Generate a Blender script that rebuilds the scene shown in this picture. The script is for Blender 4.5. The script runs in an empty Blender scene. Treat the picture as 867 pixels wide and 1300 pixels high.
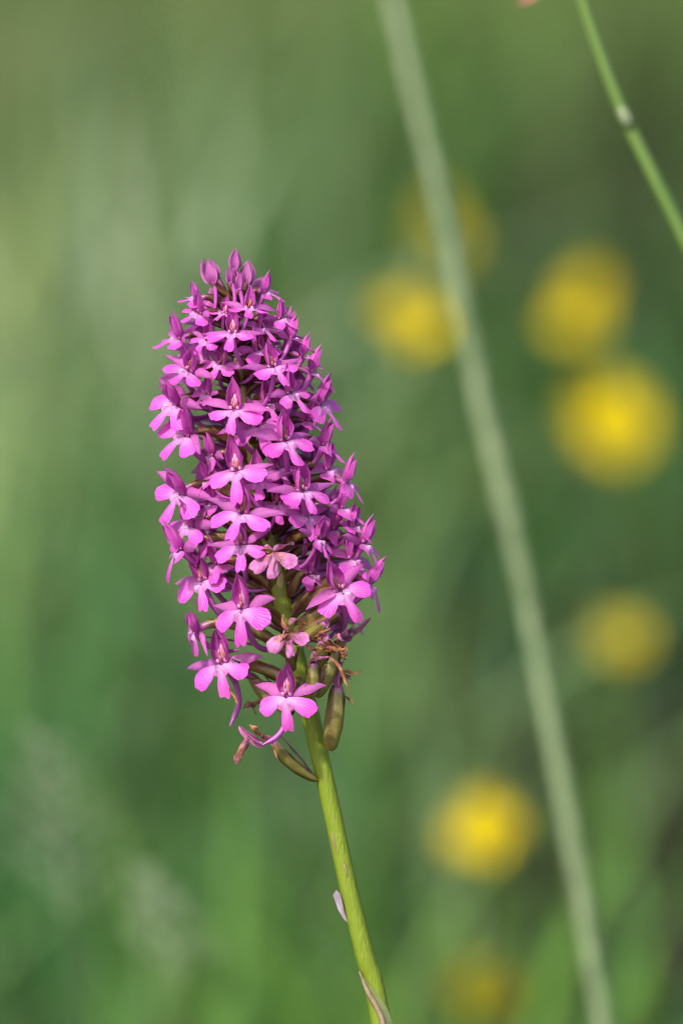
import bpy, math, random
import numpy as np
from mathutils import Vector, Matrix

# ------------------------------------------------------------------ camera, sky, sun, exposure
scene = bpy.context.scene
col = scene.collection
random.seed(11)
RNG = np.random.default_rng(5)
R = math.radians

PITCH = R(12.0)
CAM = Vector((0.0, 0.0, 0.55))
DIST = 1.2                     # camera to the flower spike
LENS, SENS = 250.0, 36.0
FWD = Vector((0, math.cos(PITCH), -math.sin(PITCH)))
UPV = Vector((0, math.sin(PITCH), math.cos(PITCH)))
RGT = Vector((1, 0, 0))
BCK = -FWD

cd = bpy.data.cameras.new('camera')
cam = bpy.data.objects.new('camera', cd)
col.objects.link(cam)
cam.location = CAM
cam.rotation_euler = (math.pi / 2 - PITCH, 0, 0)
cd.sensor_fit = 'VERTICAL'
cd.sensor_height = SENS
cd.lens = LENS
cd.clip_start = 0.02
cd.clip_end = 2000
cd.dof.use_dof = True
cd.dof.focus_distance = DIST - 0.007
cd.dof.aperture_fstop = 7.8
scene.camera = cam

SUN_EL, SUN_AZ = R(50), R(-34)      # azimuth measured from behind the camera, minus is to the left
world = bpy.data.worlds.new('World')
scene.world = world
world.use_nodes = True
wn = world.node_tree
for n in list(wn.nodes):
    wn.nodes.remove(n)
sky = wn.nodes.new('ShaderNodeTexSky')
sky.sky_type = 'NISHITA'
sky.sun_disc = False
sky.sun_elevation = SUN_EL
sky.dust_density = 4.0
sun_dir = Vector((math.sin(SUN_AZ) * math.cos(SUN_EL), -math.cos(SUN_AZ) * math.cos(SUN_EL), math.sin(SUN_EL)))
sky.sun_rotation = math.atan2(sun_dir.x, sun_dir.y)
bg = wn.nodes.new('ShaderNodeBackground')
bg.inputs['Strength'].default_value = 0.15
wo = wn.nodes.new('ShaderNodeOutputWorld')
wn.links.new(sky.outputs[0], bg.inputs[0])
wn.links.new(bg.outputs[0], wo.inputs[0])

sl = bpy.data.lights.new('sun', 'SUN')
sl.energy = 2.7
sl.angle = R(3)
sl.color = (1.0, 0.95, 0.87)
so = bpy.data.objects.new('sun', sl)
col.objects.link(so)
so.rotation_euler = sun_dir.to_track_quat('Z', 'Y').to_euler()

scene.view_settings.view_transform = 'Standard'
scene.view_settings.look = 'None'
scene.view_settings.exposure = 0.7
scene.view_settings.gamma = 1.0
scene.render.engine = 'CYCLES'
scene.cycles.use_denoising = True
scene.cycles.pixel_filter_type = 'BLACKMAN_HARRIS'
scene.cycles.filter_width = 1.1
scene.cycles.max_bounces = 5
scene.cycles.diffuse_bounces = 3
scene.cycles.transmission_bounces = 5
scene.cycles.transparent_max_bounces = 8

PXW = SENS / LENS / 1300.0          # size of one photo pixel per metre of distance
MM = 0.001


def P(px, py, d=DIST):
    """A point at photo pixel (px, py), d metres along the lens axis."""
    return CAM + FWD * d + RGT * ((px - 433.5) * PXW * d) + UPV * ((650 - py) * PXW * d)


PX = PXW * DIST                     # metres for one pixel at the spike


# ------------------------------------------------------------------ materials
def nodes_of(name):
    m = bpy.data.materials.new(name)
    m.use_nodes = True
    t = m.node_tree
    for n in list(t.nodes):
        t.nodes.remove(n)
    return m, t


def nd(t, kind, **kw):
    n = t.nodes.new(kind)
    for k, v in kw.items():
        setattr(n, k, v)
    return n


def mixrgb(t, fac, a, b, mode='MIX'):
    n = nd(t, 'ShaderNodeMix', data_type='RGBA', blend_type=mode)
    for sock, v in ((n.inputs[0], fac), (n.inputs[6], a), (n.inputs[7], b)):
        if hasattr(v, 'is_linked'):
            t.links.new(v, sock)
        elif isinstance(v, (int, float)):
            sock.default_value = v
        else:
            sock.default_value = (*v, 1)
    return n.outputs[2]


def math_n(t, op, a, b=None, clamp=False):
    n = nd(t, 'ShaderNodeMath', operation=op, use_clamp=clamp)
    for i, v in enumerate((a, b)):
        if v is None:
            continue
        if hasattr(v, 'is_linked'):
            t.links.new(v, n.inputs[i])
        else:
            n.inputs[i].default_value = v
    return n.outputs[0]


def ramp(t, fac, stops):
    n = nd(t, 'ShaderNodeValToRGB')
    e = n.color_ramp.elements
    while len(e) < len(stops):
        e.new(0.5)
    for el, (p, c) in zip(e, stops):
        el.position = p
        el.color = (*c, 1) if len(c) == 3 else c
    t.links.new(fac, n.inputs[0])
    return n.outputs[0]


def noise(t, scale, detail=3, rough=0.55, coord=None):
    n = nd(t, 'ShaderNodeTexNoise')
    n.inputs['Scale'].default_value = scale
    n.inputs['Detail'].default_value = detail
    n.inputs['Roughness'].default_value = rough
    if coord is None:
        coord = nd(t, 'ShaderNodeNewGeometry').outputs['Position']
    t.links.new(coord, n.inputs['Vector'])
    return n.outputs[0]


def petal_coords(t):
    a = nd(t, 'ShaderNodeAttribute', attribute_name='pc')
    s = nd(t, 'ShaderNodeSeparateXYZ')
    t.links.new(a.outputs['Vector'], s.inputs[0])
    return s.outputs          # across, along, tint


def finish(t, m, color, trans=0.35, rough=0.5, bump=None, bump_d=0.0002, spec=0.35, trans_col=None, sheen=0.0):
    p = nd(t, 'ShaderNodeBsdfPrincipled')
    t.links.new(color, p.inputs['Base Color'])
    p.inputs['Roughness'].default_value = rough
    p.inputs['Specular IOR Level'].default_value = spec
    p.inputs['Sheen Weight'].default_value = sheen
    out = nd(t, 'ShaderNodeOutputMaterial')
    if bump is not None:
        b = nd(t, 'ShaderNodeBump')
        b.inputs['Distance'].default_value = bump_d
        b.inputs['Strength'].default_value = 0.8
        t.links.new(bump, b.inputs['Height'])
        t.links.new(b.outputs[0], p.inputs['Normal'])
    if trans > 0:
        tr = nd(t, 'ShaderNodeBsdfTranslucent')
        t.links.new(trans_col if trans_col is not None else color, tr.inputs['Color'])
        mx = nd(t, 'ShaderNodeMixShader')
        mx.inputs[0].default_value = trans
        t.links.new(p.outputs[0], mx.inputs[1])
        t.links.new(tr.outputs[0], mx.inputs[2])
        t.links.new(mx.outputs[0], out.inputs[0])
    else:
        t.links.new(p.outputs[0], out.inputs[0])
    return m


def veins(t, across, along, freq=9.0):
    """fine lengthwise veins in petal coordinates, 0..1"""
    w = math_n(t, 'SINE', math_n(t, 'MULTIPLY', across, freq * 2))
    w = math_n(t, 'ABSOLUTE', w)
    return math_n(t, 'POWER', w, 0.35)


def mat_petal(name, edge, mid, pale, vein, trans=0.35, spots=0.0, speck=0.25, vstr=0.9):
    m, t = nodes_of(name)
    u, v, k = petal_coords(t)
    oi = nd(t, 'ShaderNodeObjectInfo').outputs['Random']
    base = mixrgb(t, noise(t, 420, 3), edge, mid)
    c = mixrgb(t, k, base, pale)
    un = math_n(t, 'ADD', u, math_n(t, 'MULTIPLY', math_n(t, 'SUBTRACT', noise(t, 520, 3), 0.5), 0.35))
    vn = veins(t, un, v)
    vs = math_n(t, 'MULTIPLY', ramp(t, noise(t, 300, 2), [(0.3, (0.1, 0.1, 0.1)), (0.7, (0.75, 0.75, 0.75))]), vstr)
    c = mixrgb(t, math_n(t, 'MULTIPLY', math_n(t, 'SUBTRACT', 1.0, vn), vs), c, vein)
    # browning of old margins, here and there
    old = math_n(t, 'MULTIPLY', ramp(t, v, [(0.72, (0, 0, 0)), (1.0, (1, 1, 1))]), ramp(t, noise(t, 190, 3, 0.6), [(0.56, (0, 0, 0)), (0.68, (1, 1, 1))]))
    c = mixrgb(t, math_n(t, 'MULTIPLY', old, 0.55), c, (0.36, 0.14, 0.13))
    # tiny cell-like sparkle painted in as pale specks, and blotches of the living tissue
    sp = ramp(t, noise(t, 3800, 2, 0.7), [(0.42, (0, 0, 0)), (0.72, (1, 1, 1))])
    c = mixrgb(t, math_n(t, 'MULTIPLY', sp, speck), c, pale)
    if spots > 0:
        dk = ramp(t, noise(t, 1500, 2, 0.5), [(0.67, (0, 0, 0)), (0.72, (1, 1, 1))])
        c = mixrgb(t, math_n(t, 'MULTIPLY', dk, spots), c, vein)
    hs = nd(t, 'ShaderNodeHueSaturation')
    t.links.new(math_n(t, 'ADD', 0.492, math_n(t, 'MULTIPLY', oi, 0.016)), hs.inputs['Hue'])
    t.links.new(math_n(t, 'ADD', 0.9, math_n(t, 'MULTIPLY', oi, 0.2)), hs.inputs['Value'])
    t.links.new(c, hs.inputs['Color'])
    bmp = math_n(t, 'ADD', math_n(t, 'MULTIPLY', noise(t, 2600, 2), 0.5), math_n(t, 'MULTIPLY', vn, 0.6))
    return finish(t, m, hs.outputs[0], trans, 0.36, bmp, 0.00022, 0.32, sheen=0.0)


M = {}
M['lip'] = mat_petal('lip_pink', (0.68, 0.042, 0.52), (0.80, 0.10, 0.64), (0.86, 0.46, 0.82), (0.38, 0.014, 0.30), 0.32, 0.45, 0.14, 0.6)
M['hood'] = mat_petal('hood_magenta', (0.54, 0.022, 0.39), (0.72, 0.075, 0.58), (0.82, 0.32, 0.74), (0.22, 0.005, 0.14), 0.42, 0.5, 0.24)
M['sepal'] = mat_petal('sepal_magenta', (0.52, 0.022, 0.40), (0.70, 0.075, 0.59), (0.82, 0.36, 0.76), (0.20, 0.005, 0.14), 0.44, 0.5, 0.22)
M['bud'] = mat_petal('bud_magenta', (0.42, 0.045, 0.33), (0.58, 0.08, 0.46), (0.74, 0.30, 0.62), (0.25, 0.02, 0.17), 0.2, 0.5, 0.3)


def mat_spur():
    m, t = nodes_of('spur_purple')
    u, v, k = petal_coords(t)
    c = mixrgb(t, noise(t, 500, 3), (0.44, 0.05, 0.36), (0.60, 0.15, 0.55))
    c = mixrgb(t, math_n(t, 'MULTIPLY', k, 0.6), c, (0.30, 0.06, 0.34))
    return finish(t, m, c, 0.18, 0.35, noise(t, 2500, 2), 0.0001, 0.5)


def mat_ovary():
    m, t = nodes_of('ovary_brown_green')
    u, v, k = petal_coords(t)
    st = math_n(t, 'MULTIPLY', math_n(t, 'ADD', math_n(t, 'SINE', math_n(t, 'MULTIPLY', u, 18.85)), 1.0), 0.5)
    n = noise(t, 700, 3)
    green = mixrgb(t, n, (0.10, 0.09, 0.015), (0.30, 0.26, 0.07))
    mar = mixrgb(t, n, (0.045, 0.010, 0.008), (0.12, 0.034, 0.018))
    kk = math_n(t, 'ADD', k, math_n(t, 'MULTIPLY', math_n(t, 'SUBTRACT', st, 0.5), 0.8), True)
    c = mixrgb(t, kk, green, mar)
    c = mixrgb(t, ramp(t, v, [(0.86, (0, 0, 0)), (1.0, (1, 1, 1))]), c, (0.42, 0.08, 0.34))
    return finish(t, m, c, 0.0, 0.32, math_n(t, 'ADD', n, noise(t, 3000, 2)), 0.00012, 0.5)


def mat_bract():
    m, t = nodes_of('bract_maroon')
    u, v, k = petal_coords(t)
    n = noise(t, 600, 3)
    c = mixrgb(t, n, (0.12, 0.025, 0.05), (0.30, 0.06, 0.20))
    c = mixrgb(t, math_n(t, 'MULTIPLY', k, math_n(t, 'SUBTRACT', 1.0, v)), c, (0.30, 0.26, 0.12))
    return finish(t, m, c, 0.3, 0.4, veins(t, u, v), 0.0001, 0.4)


def mat_column():
    m, t = nodes_of('column_pale_rust')
    u, v, k = petal_coords(t)
    n = noise(t, 1800, 2, 0.6)
    c = mixrgb(t, n, (0.56, 0.15, 0.40), (0.76, 0.36, 0.55))
    rust = mixrgb(t, n, (0.30, 0.07, 0.03), (0.52, 0.19, 0.09))
    f = math_n(t, 'MULTIPLY', k, ramp(t, noise(t, 900, 2), [(0.40, (0, 0, 0)), (0.55, (1, 1, 1))]))
    return finish(t, m, mixrgb(t, f, c, rust), 0.2, 0.3, n, 0.0001, 0.5)


def mat_withered():
    m, t = nodes_of('withered_tissue')
    u, v, k = petal_coords(t)
    n = noise(t, 650, 4, 0.65)
    br = ramp(t, n, [(0.3, (0.10, 0.03, 0.012)), (0.5, (0.30, 0.11, 0.04)), (0.7, (0.52, 0.29, 0.14))])
    pk = ramp(t, n, [(0.3, (0.30, 0.05, 0.22)), (0.7, (0.62, 0.22, 0.50))])
    f = math_n(t, 'ADD', k, math_n(t, 'MULTIPLY', math_n(t, 'SUBTRACT', noise(t, 380, 3), 0.5), 1.6), True)
    return finish(t, m, mixrgb(t, f, br, pk), 0.22, 0.5, noise(t, 2200, 3), 0.0003, 0.35)


def mat_stem():
    m, t = nodes_of('stem_green')
    u, v, k = petal_coords(t)
    tc = nd(t, 'ShaderNodeNewGeometry').outputs['Position']
    n = noise(t, 260, 4)
    mp = nd(t, 'ShaderNodeMapping')
    mp.inputs['Scale'].default_value = (1, 1, 0.09)
    t.links.new(tc, mp.inputs[0])
    fib = noise(t, 2400, 2, 0.6, mp.outputs[0])
    c = mixrgb(t, n, (0.125, 0.195, 0.006), (0.205, 0.275, 0.014))
    c = mixrgb(t, math_n(t, 'MULTIPLY', fib, 0.35), c, (0.25, 0.31, 0.045))
    c = mixrgb(t, k, c, mixrgb(t, fib, (0.22, 0.15, 0.06), (0.30, 0.26, 0.08)))
    sp = ramp(t, noise(t, 900, 2), [(0.70, (0, 0, 0)), (0.76, (1, 1, 1))])
    c = mixrgb(t, math_n(t, 'MULTIPLY', sp, 0.5), c, (0.40, 0.36, 0.13))
    sc = ramp(t, noise(t, 330, 1, 0.5, mp.outputs[0]), [(0.685, (0, 0, 0)), (0.70, (1, 1, 1))])
    c = mixrgb(t, math_n(t, 'MULTIPLY', sc, 0.7), c, (0.48, 0.40, 0.2))
    return finish(t, m, c, 0.12, 0.5, fib, 0.0003, 0.35)


def mat_simple(name, a, b, scale, trans=0.3, rough=0.5, spec=0.35, vein=0.0, stretch=None):
    m, t = nodes_of(name)
    if stretch:
        g = nd(t, 'ShaderNodeNewGeometry').outputs['Position']
        mp = nd(t, 'ShaderNodeMapping')
        mp.inputs['Scale'].default_value = stretch
        t.links.new(g, mp.inputs[0])
        n = noise(t, scale, 4, 0.6, mp.outputs[0])
    else:
        n = noise(t, scale, 4, 0.6)
    c = mixrgb(t, ramp(t, n, [(0.3, (0, 0, 0)), (0.7, (1, 1, 1))]), a, b)
    bmp = n
    if vein:
        u, v, k = petal_coords(t)
        vn = veins(t, u, v, 7)
        c = mixrgb(t, math_n(t, 'MULTIPLY', math_n(t, 'SUBTRACT', 1.0, vn), vein), c, tuple(x * 0.6 for x in a))
        bmp = vn
    return finish(t, m, c, trans, rough, bmp, 0.0002, spec)


M['spur'] = mat_spur()
M['ovary'] = mat_ovary()
M['bract'] = mat_bract()
M['column'] = mat_column()
M['withered'] = mat_withered()
M['stem'] = mat_stem()
M['sheath'] = mat_simple('sheath_pale_green', (0.30, 0.36, 0.12), (0.42, 0.46, 0.22), 500, 0.3, 0.5, 0.3, 0.3)
M['dry_edge'] = mat_simple('sheath_dry_edge', (0.20, 0.13, 0.07), (0.42, 0.33, 0.20), 900, 0.2, 0.6, 0.3)
M['scale'] = mat_simple('scale_lilac', (0.50, 0.33, 0.50), (0.74, 0.62, 0.74), 700, 0.35, 0.5, 0.3, 0.3)
M['leaf'] = mat_simple('leaf_green', (0.07, 0.14, 0.03), (0.13, 0.22, 0.05), 60, 0.3, 0.4, 0.4, 0.4)
M['stalk_pale'] = mat_simple('stalk_sage', (0.075, 0.14, 0.045), (0.26, 0.32, 0.17), 420, 0.2, 0.5, 0.35, 0.0, (1, 1, 0.1))
M['stalk_green'] = mat_simple('stalk_fresh_green', (0.10, 0.19, 0.035), (0.16, 0.25, 0.06), 120, 0.2, 0.45, 0.35, 0.0, (1, 1, 0.1))
M['node'] = mat_simple('stalk_node', (0.17, 0.23, 0.10), (0.24, 0.27, 0.17), 300, 0.1, 0.5)
M['spikelet'] = mat_simple('spikelet_rosy', (0.34, 0.14, 0.10), (0.44, 0.24, 0.18), 500, 0.3, 0.5)
M['panicle'] = mat_simple('panicle_pale', (0.24, 0.33, 0.17), (0.38, 0.45, 0.30), 200, 0.3, 0.6)
M['yellow'] = mat_simple('petal_yellow', (0.62, 0.475, 0.002), (0.72, 0.57, 0.003), 90, 0.25, 0.7, 0.05)
M['yellow_core'] = mat_simple('stamen_yellow', (0.62, 0.42, 0.004), (0.74, 0.56, 0.01), 400, 0.2, 0.6)
M['sepal_green'] = mat_simple('calyx_green', (0.20, 0.26, 0.05), (0.30, 0.34, 0.08), 200, 0.3, 0.5)
M['fly_dark'] = mat_simple('fly_dark', (0.012, 0.011, 0.010), (0.05, 0.045, 0.03), 2500, 0.0, 0.3, 0.6)


# ------------------------------------------------------------------ mesh helpers
def link(name, me, mat, parent=None):
    o = bpy.data.objects.new(name, me)
    if mat is not None and me is not None:
        me.materials.append(mat)
    col.objects.link(o)
    if parent is not None:
        o.parent = parent
    return o


def empty(name, loc=(0, 0, 0), parent=None, size=0.005):
    o = bpy.data.objects.new(name, None)
    o.empty_display_size = size
    col.objects.link(o)
    o.location = loc
    if parent is not None:
        o.parent = parent
    return o


def tag(o, label=None, cat=None, group=None, kind=None):
    for k, v in (('label', label), ('category', cat), ('group', group), ('kind', kind)):
        if v:
            o[k] = v
    return o


class MB:
    """collects grids, tubes and blobs; every vertex carries (across, along, tint)"""

    def __init__(self):
        self.v, self.f, self.c = [], [], []

    def grid(self, pts, pcs, closed=False):
        nu, nv = pts.shape[0], pts.shape[1]
        o = sum(len(a) for a in self.v)
        self.v.append(pts.reshape(-1, 3))
        self.c.append(pcs.reshape(-1, 3))
        last = nv if closed else nv - 1
        for i in range(nu - 1):
            for j in range(last):
                k = (j + 1) % nv
                self.f.append((o + i * nv + j, o + i * nv + k, o + (i + 1) * nv + k, o + (i + 1) * nv + j))

    def tube(self, path, rad, sides=8, tint=0.0, ridges=0, ridge=0.0, twist=0.0, flat=1.0):
        """path (n,3), rad (n,), tint scalar or (n,)"""
        path = np.asarray(path, float)
        n = len(path)
        rad = np.broadcast_to(np.asarray(rad, float), (n,))
        tint = np.broadcast_to(np.asarray(tint, float), (n,))
        tan = np.gradient(path, axis=0)
        tan /= np.linalg.norm(tan, axis=1, keepdims=True) + 1e-12
        a = np.array([1.0, 0, 0]) if abs(tan[0][0]) < 0.8 else np.array([0, 1.0, 0])
        pts = np.zeros((n, sides, 3))
        pcs = np.zeros((n, sides, 3))
        for i in range(n):
            a = a - tan[i] * a.dot(tan[i])
            a /= np.linalg.norm(a)
            b = np.cross(tan[i], a)
            th = np.linspace(0, 2 * math.pi, sides, endpoint=False)
            rr = rad[i] * (1 + ridge * np.cos(ridges * (th + twist * i / n)))
            pts[i] = path[i] + np.outer(rr * np.cos(th), a) + np.outer(rr * np.sin(th) * flat, b)
            pcs[i, :, 0] = th / (2 * math.pi) + twist * i / n / (2 * math.pi)
            pcs[i, :, 1] = i / (n - 1)
            pcs[i, :, 2] = tint[i]
        self.grid(pts, pcs, True)

    def blob(self, c, r, axis=(0, 0, 1), tint=0.0, nu=6, nv=8, side=(1, 0, 0)):
        """ellipsoid; r = (across, thick, half length)"""
        ax = np.array(axis, float)
        ax /= np.linalg.norm(ax)
        s = np.array(side, float)
        s -= ax * s.dot(ax)
        if np.linalg.norm(s) < 1e-6:
            s = np.array([0, 1.0, 0]) - ax * ax[1]
        s /= np.linalg.norm(s)
        w = np.cross(ax, s)
        ph = np.linspace(0.001, math.pi - 0.001, nu + 1)
        th = np.linspace(0, 2 * math.pi, nv, endpoint=False)
        PH, TH = np.meshgrid(ph, th, indexing='ij')
        pts = (np.array(c, float) + (np.sin(PH) * np.cos(TH) * r[0])[..., None] * s
               + (np.sin(PH) * np.sin(TH) * r[1])[..., None] * w + (-np.cos(PH) * r[2])[..., None] * ax)
        pcs = np.stack([TH / 6.283, PH / math.pi, np.full_like(PH, tint)], -1)
        self.grid(pts, pcs, True)

    def petal(self, bez, side, W, a=0.7, b=0.6, cup=0.8, tint=None, nu=12, nv=7, ripple=0.0, twist=0.0, crease=0.0, base_w=0.0, seed=None, sign=1.0):
        """a leaf or petal along a cubic bezier; widest at a/(a+b) of its length; cup curls the margins towards +normal"""
        B = [np.array(p, float) for p in bez]
        u = np.linspace(0, 1, nu)
        U = u[:, None]
        C = (1 - U) ** 3 * B[0] + 3 * (1 - U) ** 2 * U * B[1] + 3 * (1 - U) * U ** 2 * B[2] + U ** 3 * B[3]
        T = np.gradient(C, axis=0)
        T /= np.linalg.norm(T, axis=1, keepdims=True) + 1e-12
        pk = (a / (a + b)) ** a * (b / (a + b)) ** b
        w = W * np.maximum(u ** a * (1 - u) ** b / pk, base_w * (1 - u))
        v = np.linspace(-1, 1, nv)
        rs = random.Random(seed if seed is not None else random.random())
        p1, p2, p3 = (rs.uniform(0, 6.28) for _ in range(3))
        s0 = np.array(side, float)
        pts = np.zeros((nu, nv, 3))
        pcs = np.zeros((nu, nv, 3))
        for i in range(nu):
            s = s0 - T[i] * s0.dot(T[i])
            s /= np.linalg.norm(s) + 1e-12
            n = np.cross(s, T[i]) * sign
            if twist:
                an = twist * u[i]
                s, n = s * math.cos(an) + n * math.sin(an), n * math.cos(an) - s * math.sin(an)
            k = cup if abs(cup) > 1e-3 else 1e-3
            x = np.sin(v * k) / k * w[i]
            z = (1 - np.cos(v * k)) / k * w[i] + crease * w[i] * np.abs(v)
            if ripple:
                z = z + ripple * W * np.abs(v) ** 1.5 * np.sin(u[i] * 9 + p1 + 2.2 * np.sign(v)) + ripple * 0.6 * W * np.sin(u[i] * 5 + p2 + v * 2.4)
                x = x * (1 + 0.10 * math.sin(u[i] * 11 + p3))
            pts[i] = C[i] + np.outer(x, s) + np.outer(z, n)
            pcs[i, :, 0] = v
            pcs[i, :, 1] = u[i]
            pcs[i, :, 2] = tint(u[i], v) if callable(tint) else (tint or 0.0)
        self.grid(pts, pcs)

    def mesh(self, name, inv=None, smooth=True):
        v = np.concatenate(self.v)
        if inv is not None:
            A = np.array(inv)
            v = v @ A[:3, :3].T + A[:3, 3]
        me = bpy.data.meshes.new(name)
        me.from_pydata(v.tolist(), [], self.f)
        at = me.attributes.new('pc', 'FLOAT_VECTOR', 'POINT')
        at.data.foreach_set('vector', np.concatenate(self.c).astype(np.float32).ravel())
        if smooth:
            me.polygons.foreach_set('use_smooth', [True] * len(me.polygons))
        me.update()
        return me

    def build(self, name, mat, parent=None, inv=None):
        return link(name, self.mesh(name, inv), mat, parent)


def bez(pts, n):
    B = [np.array(p, float) for p in pts]
    U = np.linspace(0, 1, n)[:, None]
    return (1 - U) ** 3 * B[0] + 3 * (1 - U) ** 2 * U * B[1] + 3 * (1 - U) * U ** 2 * B[2] + U ** 3 * B[3]


def smooth_path(pts, n):
    """Catmull-Rom through the points"""
    p = np.array([list(q) for q in pts], float)
    p = np.vstack([2 * p[0] - p[1], p, 2 * p[-1] - p[-2]])
    m = len(p) - 3
    out = []
    for t in np.linspace(0, m - 1e-6, n):
        i = int(t)
        f = t - i
        a, b, c, d = p[i], p[i + 1], p[i + 2], p[i + 3]
        out.append(0.5 * (2 * b + (c - a) * f + (2 * a - 5 * b + 4 * c - d) * f * f + (3 * b - a - 3 * c + d) * f ** 3))
    return np.array(out)


# ------------------------------------------------------------------ ground
def ground():
    m, t = nodes_of('meadow_soil')
    n1, n2, n3 = noise(t, 3, 5), noise(t, 40, 5, 0.65), noise(t, 0.25, 4)
    c = mixrgb(t, n2, (0.030, 0.028, 0.016), (0.085, 0.085, 0.040))
    c = mixrgb(t, ramp(t, n1, [(0.35, (0, 0, 0)), (0.62, (1, 1, 1))]), c, (0.060, 0.105, 0.030))
    c = mixrgb(t, math_n(t, 'MULTIPLY', n3, 0.6), c, (0.085, 0.13, 0.04))
    finish(t, m, c, 0, 0.9, n2, 0.01, 0.1)
    # rings of a polar sheet: fine near by, coarse towards the horizon, gently uneven
    rad = [0, .3, .6, .9, 1.2, 1.6, 2, 2.6, 3.4, 4.5, 6, 9, 14, 22, 40, 80, 160, 320, 700]
    seg = 48
    vs, fs = [], []
    for i, r in enumerate(rad):
        for j in range(seg):
            a = 6.28318 * j / seg
            x, y = r * math.cos(a), 1.2 + r * math.sin(a)
            vs.append((x, y, 0.006 * math.sin(x * 7 + 1) * math.cos(y * 6) + (0.0 if r < 20 else 0.004 * r * math.sin(a * 3 + 1)) - 0.004))
    for i in range(len(rad) - 1):
        for j in range(seg):
            k = (j + 1) % seg
            fs.append((i * seg + j, i * seg + k, (i + 1) * seg + k, (i + 1) * seg + j))
    me = bpy.data.meshes.new('ground')
    me.from_pydata(vs, [], fs)
    me.polygons.foreach_set('use_smooth', [True] * len(fs))
    me.validate()
    tag(link('ground', me, m), 'dark meadow soil and moss under the grass', kind='structure')


ground()


# ------------------------------------------------------------------ meadow grass (uncountable)
def mat_blade():
    m, t = nodes_of('grass_blade')
    a = nd(t, 'ShaderNodeAttribute', attribute_name='bc')
    return finish(t, m, a.outputs['Color'], 0.35, 0.5, None, spec=0.25)


M['blade'] = mat_blade()

GREEN = np.array([[0.12, 0.205, 0.042], [0.165, 0.235, 0.062], [0.09, 0.175, 0.046], [0.19, 0.245, 0.085], [0.09, 0.195, 0.07]])
STRAW = np.array([[0.40, 0.33, 0.18], [0.30, 0.25, 0.12], [0.46, 0.42, 0.28]])
# tufts of another growth, where they stand: (x px, y px, distance, radius, colour, strength)
PATCH = [
    (45, 320, 2.25, 0.085, (0.42, 0.50, 0.33), 1.0),
    (120, 290, 2.5, 0.08, (0.24, 0.36, 0.18), 0.6),
    (20, 480, 2.1, 0.05, (0.26, 0.32, 0.10), 0.6),
    (30, 900, 1.85, 0.05, (0.30, 0.32, 0.20), 0.6),
    (60, 720, 2.0, 0.06, (0.22, 0.33, 0.16), 0.6),
    (350, 60, 2.8, 0.07, (0.16, 0.22, 0.05), 0.6),
    (560, 900, 1.85, 0.045, (0.30, 0.27, 0.22), 0.7),
    (520, 120, 2.7, 0.06, (0.30, 0.30, 0.19), 0.6),
    (700, 90, 2.7, 0.08, (0.13, 0.25, 0.05), 0.7),
    (690, 320, 2.25, 0.10, (0.05, 0.125, 0.03), 0.9), (800, 200, 2.4, 0.09, (0.045, 0.10, 0.025), 0.85),
    (800, 650, 2.0, 0.08, (0.045, 0.105, 0.03), 0.8),
    (840, 930, 1.85, 0.08, (0.05, 0.17, 0.10), 0.95),
    (780, 1080, 1.8, 0.08, (0.06, 0.18, 0.085), 0.9),
    (870, 70, 2.45, 0.08, (0.035, 0.035, 0.02), 1.0),
    (850, 1270, 1.88, 0.07, (0.05, 0.042, 0.03), 0.95),
    (150, 1000, 1.82, 0.09, (0.20, 0.32, 0.13), 0.7), (70, 1090, 1.8, 0.06, (0.26, 0.34, 0.20), 0.7), (180, 880, 1.92, 0.07, (0.16, 0.25, 0.09), 0.6),
    (450, 480, 2.1, 0.09, (0.06, 0.135, 0.03), 0.6),
    (240, 1060, 1.75, 0.06, (0.12, 0.24, 0.055), 0.7),
    (560, 1240, 1.7, 0.05, (0.12, 0.25, 0.04), 0.8),
    (60, 1240, 1.85, 0.05, (0.06, 0.16, 0.05), 0.8), (80, 60, 2.7, 0.09, (0.13, 0.17, 0.06), 0.8), (230, 100, 2.6, 0.07, (0.10, 0.19, 0.05), 0.8),
]
PC = np.array([[*P(a, b, d).xy, r, s] for a, b, d, r, c, s in PATCH])
PCOL = np.array([c for *_, c, s in PATCH])


def field(x, y, seed):
    r = np.random.default_rng(seed)
    out = np.zeros_like(x)
    for k in range(7):
        f = r.uniform(4, 22)
        an = r.uniform(0, 6.28)
        out += np.sin((x * math.cos(an) + y * math.sin(an)) * f + r.uniform(0, 6.28))
    return out / 7


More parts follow.
